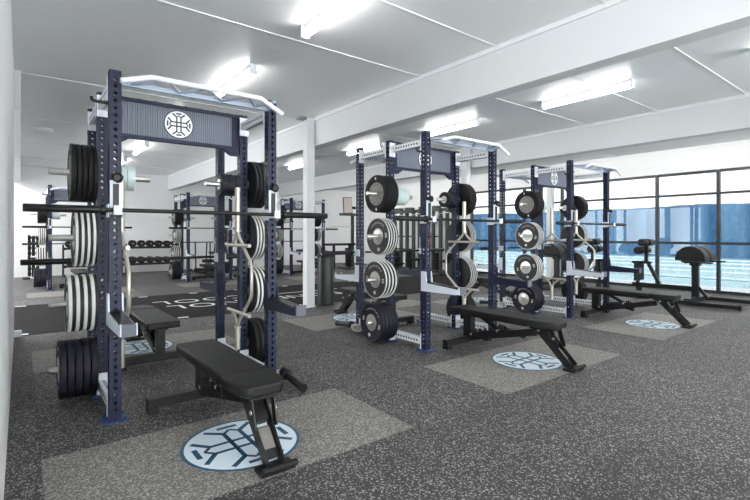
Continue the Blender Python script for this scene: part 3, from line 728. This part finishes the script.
# ---------------------------------------------------------------- glute-ham benches by the windows
def make_ghd():
    g = empty('glute_ham_bench'); B = M['black']
    for s in (-1, 1):
        m = MB(); n = 18; outl = [(.25*cos(pi*i/n), .82+.255*sin(pi*i/n)) for i in range(n+1)]; outl = [(.25, .80)]+outl+[(-.25, .80)]
        m.prism(outl, lambda a, c: (s*.03, a, c), lambda a, c: (s*.30, a, c)); m.obj('hip_pad', M['soft'], g, bevel=.02)
    m = MB().box((0, 0, .785), (.6, .28, .03)); m.box((0, 0, .74), (.12, .16, .08)); m.obj('pad_plate', B, g)
    m = MB()
    for s in (-1, 1): m.tube((s*.36, .05, .78), (s*.36, -.38, .78), .016, 10)
    m.box((0, .05, .77), (.74, .04, .025)); m.obj('hand_grip', B, g)
    m = MB().box((0, 0, .42), (.09, .11, .68)); m.bar((0, -.2, .1), (0, -.03, .32), .05, .05); m.obj('post', B, g, bevel=.006)
    for s in (-1, 1):
        m = MB().box((s*.5, -.35, .05), (.08, .95, .07)); m.box((s*.5, -.80, .05), (.085, .04, .09)); m.obj('base_leg', B, g, bevel=.005)
    MB().box((0, 0, .07), (.92, .09, .08)).obj('base_cross', B, g, bevel=.005); MB().box((0, .95, .05), (.6, .09, .07)).obj('base_cross', B, g, bevel=.005)
    MB().box((0, .55, .265), (.07, 1.15, .08)).obj('rail', B, g, bevel=.005)
    m = MB().box((0, 1.0, .16), (.07, .09, .26)); m.obj('front_post', B, g)
    m = MB(); m.bar((0, .62, .30), (0, .84, .74), .05, .06); m.box((0, .95, .72), (.07, .36, .05)); m.bar((0, 1.02, .30), (0, 1.02, .72), .05, .07); m.obj('carriage', B, g, bevel=.004)
    m = MB().box((0, 1.00, .55), (.42, .03, .40)); m.obj('foot_plate', M['rubber'], g, bevel=.004)
    m = MB().box((0, .86, .94), (.05, .06, .44)); m.tube((-.27, .86, 1.13), (.27, .86, 1.13), .014, 8); m.tube((-.27, .93, .97), (.27, .93, .97), .014, 8); m.obj('roller_post', B, g)
    for z, y in ((1.13, .86), (.97, .93)):
        for s in (-1, 1): MB().lathe((s*.045, y, z), (s, 0, 0), [(0, .06), (.012, .075), (.20, .075), (.215, .065)], 18).obj('foot_roller', M['soft'], g)
    return g
g0 = make_ghd(); g0.location = (10.1, 3.12, 0); tag(g0, 'black glute-ham bench with domed pad closest to the front of the window wall', 'glute-ham bench', 'glute-ham benches by the windows')
g1 = clone(g0); g1.location = (10.1, 5.95, 0); g1.rotation_euler = (0, 0, pi); tag(g1, 'black glute-ham bench half hidden behind the front rack by windows', 'glute-ham bench', 'glute-ham benches by the windows')

# ---------------------------------------------------------------- tall cable machines along the far windows
def make_cable(orange=False):
    c = empty('cable_machine'); O = M['olive']
    for y in (-.52, -.17, .17, .52):
        MB().box((0, y, 1.08), (.10, .10, 2.1)).obj('upright', O, c, bevel=.006)
    m = MB().box((0, 0, 2.13), (.24, 1.2, .1)); m.box((0, -.3, 2.22), (.2, .34, .1)); m.box((0, .3, 2.22), (.2, .34, .1)); m.obj('top_beam', O, c, bevel=.01)
    m = MB().box((0, 0, .04), (.6, 1.2, .06)); m.obj('base_frame', O, c)
    m = MB().box((0, 0, .74), (.06, 1.1, .05)); m.box((0, 0, 1.22), (.04, 1.1, .04)); m.obj('guide_rail', M['black'], c)
    for y in (-.345, .345):
        m = MB()
        for k in range(12): m.box((0, y, .10+k*.05), (.18, .2, .042))
        m.obj('weight_stack', M['black'], c)
    if orange: MB().box((.04, .0, 1.05), (.04, .16, .6)).obj('side_panel', M['orange'], c, label='salmon coloured panel')
    m = MB().box((-.55, 0, .44), (.5, .34, .07)); m.obj('seat', M['soft'], c, bevel=.02); m = MB().box((-.5, 0, .22), (.08, .08, .4)); m.box((-.5, 0, .02), (.5, .3, .04)); m.box((-.25, 0, .2), (.5, .06, .06)); m.obj('seat_post', M['black'], c)
    m = MB().path([(-.45, -.5, 1.9), (-.45, -.4, 1.98), (-.45, 0, 2.0), (-.45, .4, 1.98), (-.45, .5, 1.9)], .015, 8); m.tube((-.45, 0, 2.0), (-.08, 0, 2.12), .012, 8); m.obj('pull_down_bar', M['chrome'], c)
    return c
c0 = make_cable(True); CL = [(11.3, 10.1, 'closest to the pool windows'), (11.3, 11.45, 'middle of the three'), (11.3, 12.8, 'nearest the back wall')]
for i, (x, y, l) in enumerate(CL):
    if i == 0:
        c = make_cable(False)
    else: c = c0 if i == 1 else clone(CABLE)
    if i == 0: CABLE = c
    c.location = (x, y, 0); tag(c, 'tall dark green cable machine along the windows, %s' % l, 'cable machine', 'cable machines along the windows')
# single machine with a placard near the back wall
k = empty('lat_machine', (10.0, 14.3, 0)); tag(k, 'tall machine with a pale placard near the back wall', 'gym machine')
MB().box((0, 0, 1.05), (.09, .09, 2.06)).obj('mast', M['olive'], k)
m = MB().box((0, -.1, .03), (.9, 1.0, .06)); m.obj('base_frame', M['olive'], k)
m = MB().box((-.2, -.05, 2.04), (.75, .2, .09)); m.obj('top_arm', M['olive'], k, bevel=.01)
m = MB().box((-.25, -.06, 2.38), (.34, .03, .56), Matrix.Rotation(-.06, 3, 'Y')); m.obj('placard', M['pink'], k); m = MB().box((-.25, -.04, 2.38), (.40, .02, .62), Matrix.Rotation(-.06, 3, 'Y')); m.box((0, -.02, 2.3), (.25, .06, .1)); m.obj('placard_frame', M['black'], k)
m = MB().path([(-1.1, 0, 1.50), (-.95, 0, 1.56), (-.5, 0, 1.58), (0, 0, 1.57)], .014, 8); m.obj('pull_bar', M['nickel'], k)
m = MB().box((-.55, -.1, .92), (1.5, .35, .08)); m.obj('pad', M['soft'], k, bevel=.02); MB().box((-.2, -.1, .45), (.08, .08, .9)).obj('pad_post', M['black'], k); MB().box((-.9, -.1, .45), (.07, .07, .9)).obj('pad_post', M['black'], k)
m = MB()
for q in range(14): m.box((.0, .2, .1+q*.05), (.3, .16, .042))
m.obj('weight_stack', M['black'], k)

KIDS.clear()
